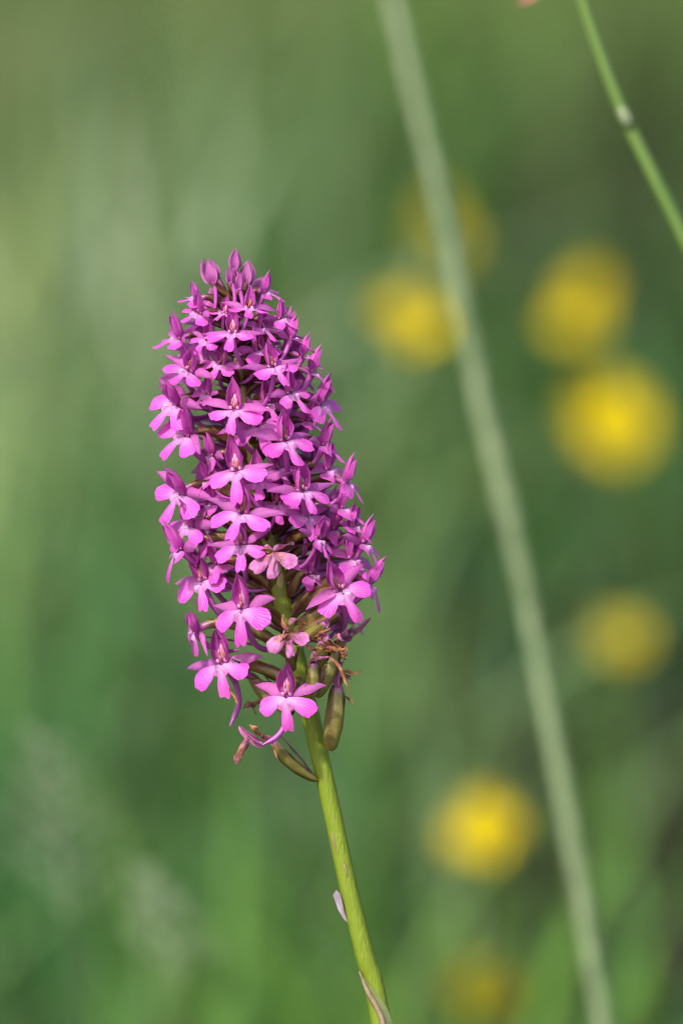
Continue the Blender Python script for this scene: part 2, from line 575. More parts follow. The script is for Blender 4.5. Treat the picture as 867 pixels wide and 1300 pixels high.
def grass(name, n, xr, yr, label, wid=(0.0011, 0.0024), seg=5, seed=1, hcap=None, patches=True, straw=0.09, lean=0.75):
    r = np.random.default_rng(seed)
    x = r.uniform(*xr, n)
    y = r.uniform(*yr, n)
    keep = (field(x, y, 55) + 0.6 * r.uniform(-.5, .5, n)) > -0.30
    x, y = x[keep], y[keep]
    n = len(x)
    d = np.hypot(x * 0.15, y)
    hmax = np.interp(d, [0, 0.7, 1.0, 1.5, 1.75, 2.1, 2.6, 4, 8], [.16, .14, .11, .11, .17, .26, .32, .34, .36])
    if hcap:
        hmax = np.minimum(hmax, hcap)
    h = hmax * r.uniform(0.45, 1.0, n) * (0.85 + 0.3 * field(x, y, seed + 3))
    w = r.uniform(*wid, n) * (1 + 0.5 * (h / 0.3))
    az = r.uniform(0, 6.283, n)
    ln = np.abs(r.normal(0, lean, n)).clip(0, 1.3) * h
    wa = r.uniform(0, 6.283, n)
    t = np.linspace(0, 1, seg)[None, :]
    bend = ln[:, None] * t ** 2.0
    drop = (ln[:, None] ** 2 / np.maximum(h[:, None], .01)) * 0.32 * t ** 3
    cx = x[:, None] + np.cos(az)[:, None] * bend
    cy = y[:, None] + np.sin(az)[:, None] * bend
    cz = h[:, None] * t - drop
    hw = w[:, None] * (1 - t ** 2.2 * 0.97)
    sx, sy = np.cos(wa)[:, None] * hw, np.sin(wa)[:, None] * hw
    V = np.empty((n, seg, 2, 3), np.float32)
    V[:, :, 0, 0], V[:, :, 0, 1], V[:, :, 0, 2] = cx - sx, cy - sy, cz
    V[:, :, 1, 0], V[:, :, 1, 1], V[:, :, 1, 2] = cx + sx, cy + sy, cz
    base = GREEN[r.integers(0, len(GREEN), n)] * r.uniform(0.75, 1.25, (n, 1))
    fl = field(x, y, 91)[:, None]
    base = base * (1 + 0.9 * fl.clip(-.8, .8))
    fo = field(x * .6, y * .6, 44)[:, None].clip(0, 1)
    base = base * (1 - fo) + fo * np.array([0.22, 0.21, 0.085]) * r.uniform(.7, 1.2, (n, 1))
    st = (r.uniform(0, 1, n) < straw * (1 + 1.5 * field(x, y, 77)))
    base[st] = STRAW[r.integers(0, 3, st.sum())] * r.uniform(0.7, 1.1, (st.sum(), 1))
    if patches:
        for (px, py, rad, s), c in zip(PC, PCOL):
            # a tuft is as deep as it is wide, a little longer along the slope
            q = np.exp(-(((x - px) / rad) ** 2 + ((y - py) / (rad * 2.2)) ** 2))
            k = (r.uniform(0, 1, n) < q * s * 1.4)
            base[k] = np.array(c) * r.uniform(1.0, 1.5, (k.sum(), 1))
    C = np.ones((n, seg, 2, 4), np.float32)
    C[..., :3] = base[:, None, None, :]
    i = np.arange(n)[:, None] * seg * 2 + np.arange(seg - 1)[None, :] * 2
    F = np.stack([i, i + 1, i + 3, i + 2], -1).reshape(-1)
    nf = n * (seg - 1)
    me = bpy.data.meshes.new(name)
    me.vertices.add(n * seg * 2)
    me.vertices.foreach_set('co', V.ravel())
    me.loops.add(nf * 4)
    me.loops.foreach_set('vertex_index', F.astype(np.int32))
    me.polygons.add(nf)
    me.polygons.foreach_set('loop_start', np.arange(0, nf * 4, 4, dtype=np.int32))
    me.polygons.foreach_set('use_smooth', np.ones(nf, bool))
    me.update(calc_edges=True)
    at = me.attributes.new('bc', 'FLOAT_COLOR', 'POINT')
    at.data.foreach_set('color', C.ravel())
    return tag(link(name, me, M['blade']), label, 'grass', kind='stuff')


grass('meadow_grass', 42000, (-0.9, 0.9), (1.62, 4.4), 'blurred green meadow grass filling the background', seed=2)
grass('tall_grass', 340, (-0.5, 0.5), (1.68, 2.3), 'long arching grass blades standing in the blurred meadow', (0.0016, 0.0032), 9, seed=31, straw=.4, lean=.9)
grass('low_grass', 9000, (-0.7, 0.7), (0.35, 1.62), 'short grass around the foot of the orchid', seed=6, straw=0.2, patches=False)
grass('far_meadow_grass', 36000, (-3.6, 3.6), (4.4, 10.0), 'distant meadow grass behind the blurred yellow flowers', (0.002, 0.005), 4, seed=9, patches=False)
grass('side_meadow_grass', 14000, (0.9, 3.2), (-0.4, 4.4), 'meadow grass to the right of the flowers', (0.0014, 0.003), 4, seed=12, hcap=.24, patches=False)
grass('side_meadow_grass', 14000, (-3.2, -0.9), (-0.4, 4.4), 'meadow grass to the left of the flowers', (0.0014, 0.003), 4, seed=13, hcap=.24, patches=False)


# ------------------------------------------------------------------ the orchid
AX_PX = [(297, 322), (298, 350), (299, 380), (303, 465), (317, 560), (335, 650), (357, 760), (383, 865), (399, 930), (415, 1000), (443, 1130), (484, 1300)]
AX_W = [1.5, 3.0, 4.5, 5.5, 8.0, 10.5, 12.2, 12.0, 12.0, 11.6, 11.6, 13.2]       # half width in px
_axy = np.array([p[1] for p in AX_PX], float)
_axx = np.array([p[0] for p in AX_PX], float)
ORCHID_BASE = Vector((P(484, 1300).x + 0.050, P(484, 1300).y - 0.042, 0.0))
orchid = empty('pyramidal_orchid', ORCHID_BASE, size=0.03)
tag(orchid, 'sharp magenta orchid with a dense cone of small flowers on a green stem', 'orchid')


def axis_pt(y):
    return P(float(np.interp(y, _axy, _axx)), y)


def rel(v):
    return Vector(v) - ORCHID_BASE


def stem():
    pts = [axis_pt(y) for y in (324, 350, 380, 420, 465, 510, 560, 605, 650, 705, 760, 812, 865, 930, 1000, 1065, 1130, 1215, 1300)]
    end = pts[-1]
    pts += [end + (ORCHID_BASE - end) * k + Vector((-0.006 * math.sin(k * 3.14), -0.006 * math.sin(k * 3.14), 0)) for k in (0.25, 0.5, 0.75, 1.0)]
    path = smooth_path(pts, 110)
    ys = np.array([650 - (Vector(p) - CAM).dot(UPV) / ((Vector(p) - CAM).dot(FWD) * PXW) for p in path])
    wid = np.interp(ys, _axy, AX_W) * PX
    wid = np.where(ys > 1300, np.minimum(14 + (ys - 1300) * 0.003, 18) * PX, wid)
    tint = np.interp(ys, [380, 560, 700, 790], [0.95, 0.75, 0.35, 0.0])
    mb = MB()
    mb.tube(path - np.array(ORCHID_BASE), wid, 14, tint, ridges=5, ridge=0.045, twist=0.4)
    return mb.build('stem', M['stem'], orchid)


STEM = stem()

# sheath leaf wrapping the stem at the foot of the picture and the small lilac scale on its left side
mb = MB()
b0 = rel(axis_pt(1300))
ax = (axis_pt(1130) - axis_pt(1300)).normalized()
sd = RGT - ax * RGT.dot(ax)
sd.normalize()
fr = sd.cross(ax)
if fr.dot(BCK) < 0:
    fr = -fr


def stem_pt(y, ang, off=1.12):
    """a point on the stem's skin; ang 0 faces the camera, 90 is the right"""
    w = float(np.interp(y, _axy, AX_W)) * PX * off
    a = R(ang)
    return rel(axis_pt(y)) + sd * (w * math.sin(a)) + fr * (w * math.cos(a))


rows = []
pcs = []
for i in range(16):
    y = 1420 - i * 12.7
    f = i / 15
    lo = -75 + 0 * f
    left = np.interp(f, [0, 0.45, 0.7, 0.85, 1], [-10, 12, 8, -25, -52])
    right = np.interp(f, [0, 0.5, 0.75, 0.9, 1], [150, 95, 45, -10, -46])
    yy = min(y, 1299)
    sh = (rel(ORCHID_BASE) - b0) * (max(0, y - 1300) / 1600)
    rows.append([list(stem_pt(yy, left + (right - left) * j / 8, 1.16 + 0.05 * math.sin(j)) + sh) for j in range(9)])
    pcs.append([[j / 4 - 1, f, 0] for j in range(9)])
mb.grid(np.array(rows), np.array(pcs))
sheath = mb.build('sheath_leaf', M['sheath'], STEM)
mb = MB()
edge = [Vector(r_[0]) * 1.0 + fr * 0.0002 for r_ in rows[5:]]
mb.tube(smooth_path(edge, 24), np.concatenate([np.full(18, 0.0005), np.linspace(0.00048, 0.00012, 6)]), 6)
mb.build('dry_margin', M['dry_edge'], STEM)
mb = MB()
s0, s1 = stem_pt(1168, -80, 1.0), rel(P(427, 1130, DIST - 0.001))
mb.petal([s0, s0 + (s1 - s0) * 0.35 - sd * 0.0002, s0 + (s1 - s0) * 0.7, s1], (sd * .75 + fr * .65), 0.00095, 0.8, 0.2, .8, nu=10, nv=6, ripple=0.1, seed=3)
mb.build('stem_scale', M['scale'], STEM)
for (x0, y0, x1, y1) in ((421, 1054, 427, 1083), (436, 1092, 442, 1115)):
    mb = MB()
    an0 = (x0 - np.interp(y0, _axy, _axx)) / np.interp(y0, _axy, AX_W)
    an1 = (x1 - np.interp(y1, _axy, _axx)) / np.interp(y1, _axy, AX_W)
    q0, q1 = stem_pt(y0, math.degrees(math.asin(max(-.98, min(.98, an0)))), 1.0), stem_pt(y1, math.degrees(math.asin(max(-.98, min(.98, an1)))), 1.0)
    mb.tube(np.array([list(q0 + (q1 - q0) * k) for k in np.linspace(0, 1, 7)]), np.array([.04, .14, .2, .2, .18, .12, .04]) * MM, 6)
    mb.build('scar', M['dry_edge'], STEM)
# basal leaves, below the picture
for k, (az, L) in enumerate(((0.4, .11), (2.2, .13), (3.7, .10), (5.2, .12))):
    mb = MB()
    o = Vector((math.cos(az), math.sin(az), 0))
    mb.petal([o * 0.002 + Vector((0, 0, .006)), o * L * .35 + Vector((0, 0, .05)), o * L * .75 + Vector((0, 0, .06)), o * L + Vector((0, 0, .035))],
             (-o.y, o.x, 0), 0.008, 0.4, 0.8, 0.9, nu=16, nv=7, ripple=0.05, base_w=.5)
    mb.build('leaf', M['leaf'], orchid)


# ---- one floret
def frame_at(x, y, phi, tilt, roll, rad):
    """4x4 of a floret whose throat stands rad metres from the stem axis, facing phi (0 = towards the camera, + = right)"""
    h = RGT * math.sin(phi) + BCK * math.cos(phi)
    T = P(x, y) + BCK * 0
    z = (h * math.cos(tilt) + UPV * math.sin(tilt)).normalized()
    yv = (UPV * math.cos(tilt) - h * math.sin(tilt)).normalized()
    xv = yv.cross(z)
    rot = Matrix((xv, yv, z)).transposed() @ Matrix.Rotation(roll, 3, 'Z')
    return rot, h


def lip_mesh(rs, a, s, spread=1.0):
    """three-lobed lip: polar sheet with wedge lobes; a = how far it stands out from hanging"""
    d = np.array([0, -math.cos(a), math.sin(a)])
    n = np.array([0, math.sin(a), math.cos(a)])
    X = np.array([1.0, 0, 0])
    lobes = []
    for c, w, L in ((-68, 31, 4.65), (0, 19, 4.95), (68, 31, 4.65)):
        lobes.append((R(c * spread * rs.uniform(.93, 1.1) + rs.uniform(-4, 4)), R(w * rs.uniform(0.88, 1.1)), L * rs.uniform(0.92, 1.08)))
    notch = rs.uniform(1.75, 2.2)
    th, rr, lob, qq = [], [], [], []
    for li, (c, w, L) in enumerate(lobes):
        ph = rs.uniform(0, 6.28)
        sk = rs.uniform(-0.10, 0.10)
        for q in np.sin(np.linspace(-math.pi / 2, math.pi / 2, 19)) if True else ():
            r = L * max(0.0, 1 - abs(q) ** 3.0) ** 0.42 * (1 + sk * q + 0.022 * math.sin(q * 9 + ph) + 0.016 * math.sin(q * 23 + ph * 2) - (0.05 * math.exp(-(q / 0.25) ** 2) if li == 1 else 0))
            th.append(c + w * q)
            rr.append(max(r, notch * (0.85 if abs(q) > 0.99 and li in (0, 2) and (q * (li - 1) > 0) else 1.0)))
            lob.append(li)
            qq.append(q)
    order = np.argsort(th, kind='stable')
    th, rr, lob, qq = (np.array(v)[order] for v in (th, rr, lob, qq))
    nr = 9
    f = np.linspace(0.06, 1, nr)
    curl = [rs.uniform(-0.02, 0.055), rs.uniform(0.0, 0.07), rs.uniform(-0.02, 0.055)]
    tipc = [rs.uniform(-0.3, 0.5), rs.uniform(-0.2, 0.6), rs.uniform(-0.3, 0.5)]
    lat = [rs.uniform(-0.35, 0.15), rs.uniform(-0.4, 0.1), rs.uniform(-0.35, 0.15)]
    pts = np.zeros((nr, len(th), 3))
    pcs = np.zeros_like(pts)
    for i in range(nr):
        r = rr * f[i]
        z = np.zeros_like(r)
        for li in range(3):
            k = lob == li
            z[k] -= curl[li] * r[k] ** 2 * 0.8
            z[k] -= tipc[li] * np.clip((r[k] - 3.2) / 2, 0, 1) ** 2
            z[k] += lat[li] * (qq[k] ** 2) * np.clip(r[k] / 4.5, 0, 1) * 1.2
            z[k] += 0.10 * np.sin(qq[k] * 4 + r[k] * 1.7 + li + rs.random()) * np.clip(r[k] / 4, 0, 1)
        bump = 0.75 * (np.exp(-((th - R(34)) / R(17)) ** 2) + np.exp(-((th + R(34)) / R(17)) ** 2)) * np.exp(-((r - 1.15) / 0.55) ** 2)
        z += bump
        pts[i] = (np.outer(r * np.sin(th), X) + np.outer(r * np.cos(th), d) + np.outer(z, n)) * s * MM
        pcs[i, :, 0] = qq * 0.9 + lob * 2
        pcs[i, :, 1] = f[i]
        pcs[i, :, 2] = np.clip(np.exp(-(r / 1.8) ** 2) * 1.0 + 0.3 * np.exp(-(qq / 0.5) ** 2) * np.exp(-(r / 3.6) ** 2) + bump * 0.4, 0, 1)
    pts[:, :, 1] -= 0.1 * s * MM
    mb = MB()
    mb.grid(pts, pcs)
    return mb


def edge_tint(lo, hi):
    return lambda u, v: lo + (hi - lo) * np.abs(v) ** 2.5


def hood_parts(rs, s, root, open_=1.0, mat='hood'):
    k = s * MM
    le = rs.uniform(-0.25, 0.35)
    H = rs.uniform(0.88, 1.1)
    mb = MB()
    mb.petal([(0, -0.1 * k, -0.9 * k), (0, 2.0 * H * k, -1.7 * k), (le * k, 3.9 * H * k, -1.0 * k), (le * 1.6 * k, 5.5 * H * k, (0.1 + rs.uniform(-.4, .5)) * k)],
             (1, 0, 0), 1.6 * k, 0.6, 1.0, 1.25, edge_tint(0.15, 0.55), 13, 9, 0.04, seed=rs.random(), base_w=0.55, sign=1)
    mb.build('dorsal_sepal', M[mat], root)
    for sg in (-1, 1):
        mb = MB()
        w = rs.uniform(0.8, 1.1) * open_
        tp = rs.uniform(-0.2, 0.5)
        mb.petal([(sg * 0.55 * k, -0.1 * k, -0.6 * k), (sg * 1.5 * w * k, 1.3 * k, -0.6 * k), (sg * 1.35 * w * k, 3.0 * H * k, -0.1 * k), (sg * 0.25 * w * k, 4.5 * H * k, (0.25 + tp) * k)],
                 (sg * -0.35, 0, -0.94), 1.1 * k, 0.6, 0.9, 0.9, edge_tint(0.05, 0.5), 11, 7, 0.05, seed=rs.random(), sign=-sg, base_w=0.5)
        mb.build('petal', M[mat], root)


def lateral_sepals(rs, s, root, up=None, sweep=None, mat='sepal'):
    k = s * MM
    for sg in (-1, 1):
        u = rs.uniform(-0.6, 1.5) if up is None else up + rs.uniform(-.3, .3)
        w = rs.uniform(-1.8, 0.9) if sweep is None else sweep
        L = rs.uniform(0.9, 1.1)
        mb = MB()
        mb.petal([(sg * 0.5 * k, 0.15 * k, -0.7 * k), (sg * 2.0 * L * k, (0.5 + u * .5) * k, (-0.4 + w * .2) * k), (sg * 3.7 * L * k, (0.7 + u * .9) * k, (-0.5 + w * .6) * k),
                  (sg * 6.1 * L * k, (0.35 + u) * k, (-0.7 + w) * k)], (0, 0.85, -0.5), 1.0 * k, 0.65, 0.95, rs.uniform(0.5, 1.0) * 1.0, edge_tint(0.45, 0.1), 12, 7, 0.06,
                 twist=sg * rs.uniform(-0.5, 0.5), seed=rs.random(), sign=rs.choice((1, 1, -1)) * sg, base_w=0.35, crease=0.1)
        mb.build('lateral_sepal', M[mat], root)


def column(rs, s, root):
    k = s * MM
    mb = MB()
    for sg in (-1, 1):
        mb.blob((sg * 0.36 * k, 1.35 * k, -0.5 * k), (0.22 * k, 0.26 * k, 0.75 * k), (sg * -0.12, 1, 0.16), 1.0)
        mb.blob((sg * 0.62 * k, 0.35 * k, -0.25 * k), (0.34 * k, 0.24 * k, 0.36 * k), (sg * 0.6, 1, 0), 0.15)
    mb.blob((0, 1.5 * k, -0.8 * k), (0.40 * k, 0.35 * k, 1.25 * k), (0, 1, 0.1), 0.2)
    mb.blob((0, 0.75 * k, 0.0), (0.2 * k, 0.3 * k, 0.4 * k), (0, 1, 0.3), 0.75)
    mb.build('column', M['column'], root)


def spur(rs, s, root, dx=None, L=None, out=None, pts_px=None, minv=None):
    k = s * MM
    L = rs.uniform(9.5, 12.5) if L is None else L
    dx = rs.uniform(-3.5, 3.5) if dx is None else dx
    o = rs.uniform(-0.85, -0.5) * L if out is None else out
    pts = bez([(0, -0.2 * k, -0.3 * k), (dx * .1 * k, -0.34 * L * k, (-0.8 if out is None else -2.8) * k), (dx * 0.6 * k, (-0.62 if out is None else -.8) * L * k, (o * 0.35 if out is None else -2.2) * k), (dx * k, (-0.62 if out is None else -.78) * L * k, o * k)], 16)
    if pts_px:
        w = smooth_path([P(a, b, DIST - c) for a, b, c in pts_px], 16)
        A = np.array(minv)
        pts = w @ A[:3, :3].T + A[:3, 3]
    f = np.linspace(0, 1, 16)
    rad = np.interp(f, [0, .12, .5, .85, 1], [0.75, 0.50, 0.43, 0.40, 0.10]) * k
    mb = MB()
    mb.tube(pts, rad, 8, f)
    mb.build('spur', M['spur'], root)


def ovary(rs, root, minv, T, y, h, zdir, fat=1.0, maroon=0.5, dy=22, length_bias=0.0, ins=None):
    ins_y = y + dy
    w = float(np.interp(ins_y, _axy, AX_W)) * PX
    I = axis_pt(ins_y) + h * w * 0.75 if ins is None else ins
    S = T - zdir * 0.9 * MM
    d = (S - I).length
    mid1 = I + (h * 0.55 + UPV * 0.75).normalized() * d * 0.36
    mid2 = S - (zdir * 0.95 - UPV * 0.2).normalized() * d * 0.34
    path = bez([I, mid1, mid2, S], 15)
    f = np.linspace(0, 1, 15)
    rad = np.interp(f, [0, .08, .3, .6, .85, .95, 1], [0.55, 0.75, 1.15, 1.2, 0.85, 0.62, 0.6]) * fat * MM
    mb = MB()
    mb.tube(path, rad, 12, maroon, ridges=6, ridge=0.12, twist=rs.uniform(2.2, 3.6))
    mb.build('ovary', M['ovary'], root, minv)
    # bract: slender, from the same node, lying under and beside the ovary
    side = h.cross(UPV) * rs.choice((-1, 1))
    Lb = d * rs.uniform(0.75, 1.1)
    p1 = I + (h * 0.8 + UPV * 0.35 + side * 0.25).normalized() * Lb * 0.4
    p3 = I + (S - I).normalized() * Lb + side * rs.uniform(0.5, 2.0) * MM - UPV * rs.uniform(-.5, 1.5) * MM
    p2 = (p1 + p3) * 0.5 + h * 1.2 * MM
    mb = MB()
    mb.petal([I, p1, p2, p3], side, 0.9 * MM * fat, 0.5, 0.9, 0.9, lambda u, v: (1 - maroon) + 0 * v, 10, 5, 0.05, seed=rs.random(), base_w=0.7)
    mb.build('bract', M['bract'], root, minv)


def rad_at(y):
    return float(np.interp(y, [350, 390, 425, 470, 560, 650, 750, 830, 900], [34, 52, 70, 80, 88, 95, 98, 94, 80]))


def place(x, y, phi=None, tilt=0.0, roll=0.0, rmul=1.0):
    """throat position and turn of a floret seen at pixel (x, y)"""
    axx = float(np.interp(y + 14, _axy, _axx))
    dx = x - axx
    rr = rad_at(y) * rmul
    rr = max(rr, abs(dx) / math.sin(R(80)))
    pos_phi = math.asin(dx / rr)
    depth = math.cos(pos_phi) * rr * PX
    back = False
    if phi is not None and abs(phi) > R(90):
        depth, back = -depth, True
    T = P(x, y, DIST - depth)
    use = pos_phi if phi is None else phi
    rot, h = frame_at(x, y, use, tilt, roll, rr)
    hp = RGT * math.sin(pos_phi) + BCK * (math.cos(pos_phi) * (-1 if back else 1))
    return T, rot, h, hp


def floret(x, y, s=1.0, roll=0, tilt=None, lip=None, dphi=0, rmul=1.0, phi=None, seed=None, name='flower', label=None, **kw):
    rs = random.Random(seed if seed is not None else int(x * 977 + y * 131))
    tl = R(np.interp(y, [380, 600, 880], [10, 2, -2]) if tilt is None else tilt)
    ax0 = float(np.interp(y + 14, _axy, _axx))
    side2 = min(1.0, abs(x - ax0) / (rad_at(y) * 1.0)) ** 2
    jt = kw.get('jit', 1.0)
    if tilt is None:
        tl += R((-28 if x < ax0 else -14) * side2 + jt * rs.uniform(-9, 9))
    dphi += jt * rs.uniform(-12, 12)
    roll += jt * rs.uniform(-9, 9)
    s *= 1 + jt * rs.uniform(-.12, .07)
    la = R(np.interp(y, [380, 450, 520, 700, 880], [64, 52, 42, 34, 24]) + (34 if x < ax0 else 26) * side2 + rs.uniform(-9, 9) if lip is None else lip)
    if phi is None:
        axx = float(np.interp(y + 14, _axy, _axx))
        rr = max(rad_at(y) * rmul, abs(x - axx) / math.sin(R(80)))
        ph = math.asin((x - axx) / rr) * kw.get('fm', 0.98) + R(dphi)
        T, rot, h, hp = place(x, y, None, tl, R(roll), rmul)
        rot, h = frame_at(x, y, ph, tl, R(roll), rr)
    else:
        ph = R(phi)
        T, rot, h, hp = place(x, y, ph, tl, R(roll), rmul)
    mat = Matrix.Translation(rel(T)) @ rot.to_4x4()
    root = empty(name, parent=orchid)
    root.matrix_basis = mat
    if label:
        root['label'] = label
    minv = (Matrix.Translation(T) @ rot.to_4x4()).inverted()
    lip_mesh(rs, la, s, kw.get('spread', 1.0)).build('lip', M['lip'], root)
    hood_parts(rs, s, root)
    lateral_sepals(rs, s, root, kw.get('up'), kw.get('sweep'))
    column(rs, s, root)
    spur(rs, s, root, kw.get('sdx'), kw.get('sl'), kw.get('sout'), kw.get('spts'), minv)
    low = np.interp(y, [450, 620, 800], [0, 0.45, 1])
    zdir = rot @ Vector((0, 0, 1))
    ovary(rs, root, minv, T, y, hp, zdir, kw.get('fat', 0.66 + 0.27 * low), float(np.interp(y, [400, 560, 700, 860], [1.2, 1.05, 0.7, 0.4])) + rs.uniform(-.1, .1),
          kw.get('dy', rs.uniform(16, 30) + 12 * low))
    return root


FLORETS = [
    # x, y, size, roll, extras
    (316, 391, 0.80, -2, {}), (338, 371, 0.66, 4, dict(rmul=.9)), (249, 380, 0.70, -16, {}), (252, 398, 0.80, -24, dict(fm=.9)), (284, 398, .66, -6, dict(rmul=.6)),
    (295, 423, 0.87, 2, {}), (226, 430, 0.86, -16, {}), (371, 430, 0.88, 6, {}), (357, 405, 0.70, 4, {}), (334, 416, .74, 6, dict(rmul=.7)), (262, 432, .74, -14, dict(rmul=.8)),
    (239, 471, 1.0, -34, dict(fm=.9)), (347, 466, 0.94, 8, {}), (390, 473, 0.95, 10, {}), (330, 444, .78, 6, dict(rmul=.6)), (280, 462, .78, -10, dict(rmul=.55)), (378, 452, .8, 8, dict(rmul=.8)),
    (262, 500, .82, -14, dict(rmul=.7)), (340, 512, .82, 8, dict(rmul=.6)), (386, 535, .85, 8, dict(rmul=.8)), (262, 610, .86, -12, dict(rmul=.75)), (410, 596, .9, 8, dict(rmul=.85)),
    (352, 640, .85, 6, dict(rmul=.6)), (418, 672, .92, 10, dict(rmul=.8)), (258, 690, .9, -12, dict(rmul=.75)), (440, 668, .95, 6, {}),
    (297, 520, 1.02, -2, dict(jit=.2)), (220, 513, 1.06, -28, {}), (370, 499, 0.98, 12, {}), (327, 541, 0.98, 14, dict(rmul=.68)),
    (235, 552, 1.12, -34, dict(fm=.88)), (363, 560, 1.04, 8, {}), (405, 565, 1.04, 10, {}), (400, 514, 1.0, 8, dict(rmul=1.1)), (268, 578, .9, -10, dict(rmul=.5)),
    (300, 598, 1.12, 8, dict(jit=.3)), (327, 612, 1.0, 4, dict(rmul=.72)), (228, 627, 1.16, -32, dict(fm=.88)), (385, 624, 1.08, 2, {}), (434, 613, 1.02, 4, dict(dphi=6)), (352, 596, .9, 8, dict(rmul=.5)),
    (428, 645, 1.02, 14, {}), (390, 655, 1.04, 8, dict(rmul=.82)), (307, 652, 1.06, -2, {}), (240, 668, 1.06, -16, dict(fm=.8)), (228, 698, 1.06, -20, {}), (268, 640, .9, -8, dict(rmul=.55)),
    (306, 692, 1.04, 14, {}), (405, 684, 0.88, -8, dict(spread=.7, rmul=.9)), (440, 709, 1.08, 12, dict(fm=.85, tilt=-8)), (456, 690, 1.0, 4, {}), (272, 716, .92, -8, dict(rmul=.5)),
    (256, 738, 1.14, 14, dict(fm=.45, tilt=-4, lip=28, jit=.2)), (307, 773, 1.18, 0, dict(jit=0, lip=26, spread=.92)), (425, 750, 1.16, 26, dict(fm=.6, jit=.2, tilt=-4, lip=34)), (464, 742, 1.04, 4, {}), (398, 728, .95, 10, dict(rmul=.5)),
    (281, 842, 1.20, 8, dict(fm=.3, tilt=0, lip=22, jit=0, spread=.88, dy=36, spts=[(281, 843, .0015), (291, 853, -.0025), (301, 872, -.004), (303, 896, -.003), (292, 922, -.002)])),
    (363, 884, 1.16, 2, dict(dphi=-4, jit=0, spts=[(363, 886, .0095), (365, 902, .0075), (363, 918, .008), (352, 935, .0085), (333, 946, .009)], dy=-10, lip=14, up=1.2, tilt=0)),
]
for x, y, s, rl, kw in FLORETS:
    if y > 445 and x - np.interp(y + 14, _axy, _axx) > 62:
        x += 8
    floret(x, y, s, rl, **kw)
# the far side of the spike, seen in the gaps between the front flowers
rb = random.Random(4)
k = 0
for y in range(412, 800, 17):
    axx = float(np.interp(y, _axy, _axx))
    for j in range(2 if y % 2 else 1):
        k += 1
        ph = ((k * 137.5) % 200) + 80
        dx = math.sin(R(ph)) * rad_at(y) * rb.uniform(0.86, 0.97)
        floret(axx + dx, y + rb.uniform(-6, 6), rb.uniform(0.9, 1.02), rb.uniform(-12, 12), phi=ph if abs(ph) > 92 else 96, seed=1000 + k)


# ---- buds at the tip
def bud(x, y, L, W, ang, depth=0.0, opening=0.0, ins_y=None, tint=0.2, seed=1):
    rs = random.Random(seed)
    T = P(x, y, DIST - depth)
    up = (UPV * math.cos(R(ang)) + RGT * math.sin(R(ang)) + BCK * 0.15).normalized()
    sx = up.cross(BCK).normalized()
    zf = sx.cross(up)
    rot = Matrix((sx, up, zf)).transposed()
    root = empty('bud', parent=orchid)
    root.matrix_basis = Matrix.Translation(rel(T)) @ rot.to_4x4()
    minv = (Matrix.Translation(T) @ rot.to_4x4()).inverted()
    k = MM
    for q in range(5):
        a = R(q * 72 + 20 + rs.uniform(-8, 8))
        c, s_ = math.cos(a), math.sin(a)
        o = W * (0.62 + opening * 0.2)
        tp = 0.08 * W + opening * W * 0.9
        mb = MB()
        mb.petal([(c * .2 * W * k, -.1 * L * k, s_ * .2 * W * k), (c * o * 1.25 * k, .2 * L * k, s_ * o * 1.25 * k), (c * o * 1.1 * k, .62 * L * k, s_ * o * 1.1 * k), (c * tp * k, L * k * rs.uniform(.9, 1.12), s_ * tp * k)],
                 (-s_, 0, c), W * .85 * k, .55, 1.1, 1.0, edge_tint(tint, tint + .3), 11, 6, 0.05, seed=rs.random(), sign=-1, base_w=.5)
        mb.build('petal', M['bud'], root)
    if ins_y is not None:
        I = axis_pt(ins_y)
        S = T
        path = bez([I, I + UPV * (S - I).length * .35 + (S - I) * .15, S - up * (S - I).length * .3, S - up * 0.0], 10)
        mb = MB()
        mb.tube(path, np.interp(np.linspace(0, 1, 10), [0, .5, 1], [.55, .75, .6]) * MM, 9, .85, 3, .12, 2.0)
        mb.build('ovary', M['ovary'], root, minv)
        mb = MB()
        sd_ = (S - I).cross(BCK).normalized()
        mb.petal([I, I + (S - I) * .35 + sd_ * .8 * MM, I + (S - I) * .7 + sd_ * .9 * MM, S + sd_ * 1.2 * MM + up * 1.2 * MM], BCK, .7 * MM, .5, .9, .8, 0.0, 9, 5, base_w=.6)
        mb.build('bract', M['bract'], root, minv)
        mb = MB()
        mb.tube(bez([S, S - UPV * 1.5 * MM + sd_ * .8 * MM, S - UPV * 3.5 * MM + sd_ * 1.0 * MM, S - UPV * 6 * MM + sd_ * .3 * MM], 9), np.interp(np.linspace(0, 1, 9), [0, .8, 1], [.42, .32, .08]) * MM, 7, .3)
        mb.build('spur', M['spur'], root, minv)
    return root


bud(298, 340, 3.1, 0.95, 3, 0.001, 0.0, 375, .25, 1)
bud(293, 357, 2.4, 0.75, -6, 0.0035, 0.0, 385, .1, 2)
bud(303, 366, 2.6, 0.75, 8, 0.0035, 0.0, 388, .15, 3)
bud(270, 356, 4.0, 1.35, -16, 0.002, 0.45, 392, .35, 4)
bud(314, 357, 3.3, 1.2, 4, 0.0, 0.1, 390, .5, 5)
bud(281, 372, 3.0, 0.95, -30, -0.003, 0.1, 398, .4, 6)
bud(326, 372, 3.0, 1.0, 22, -0.003, 0.15, 396, .4, 7)


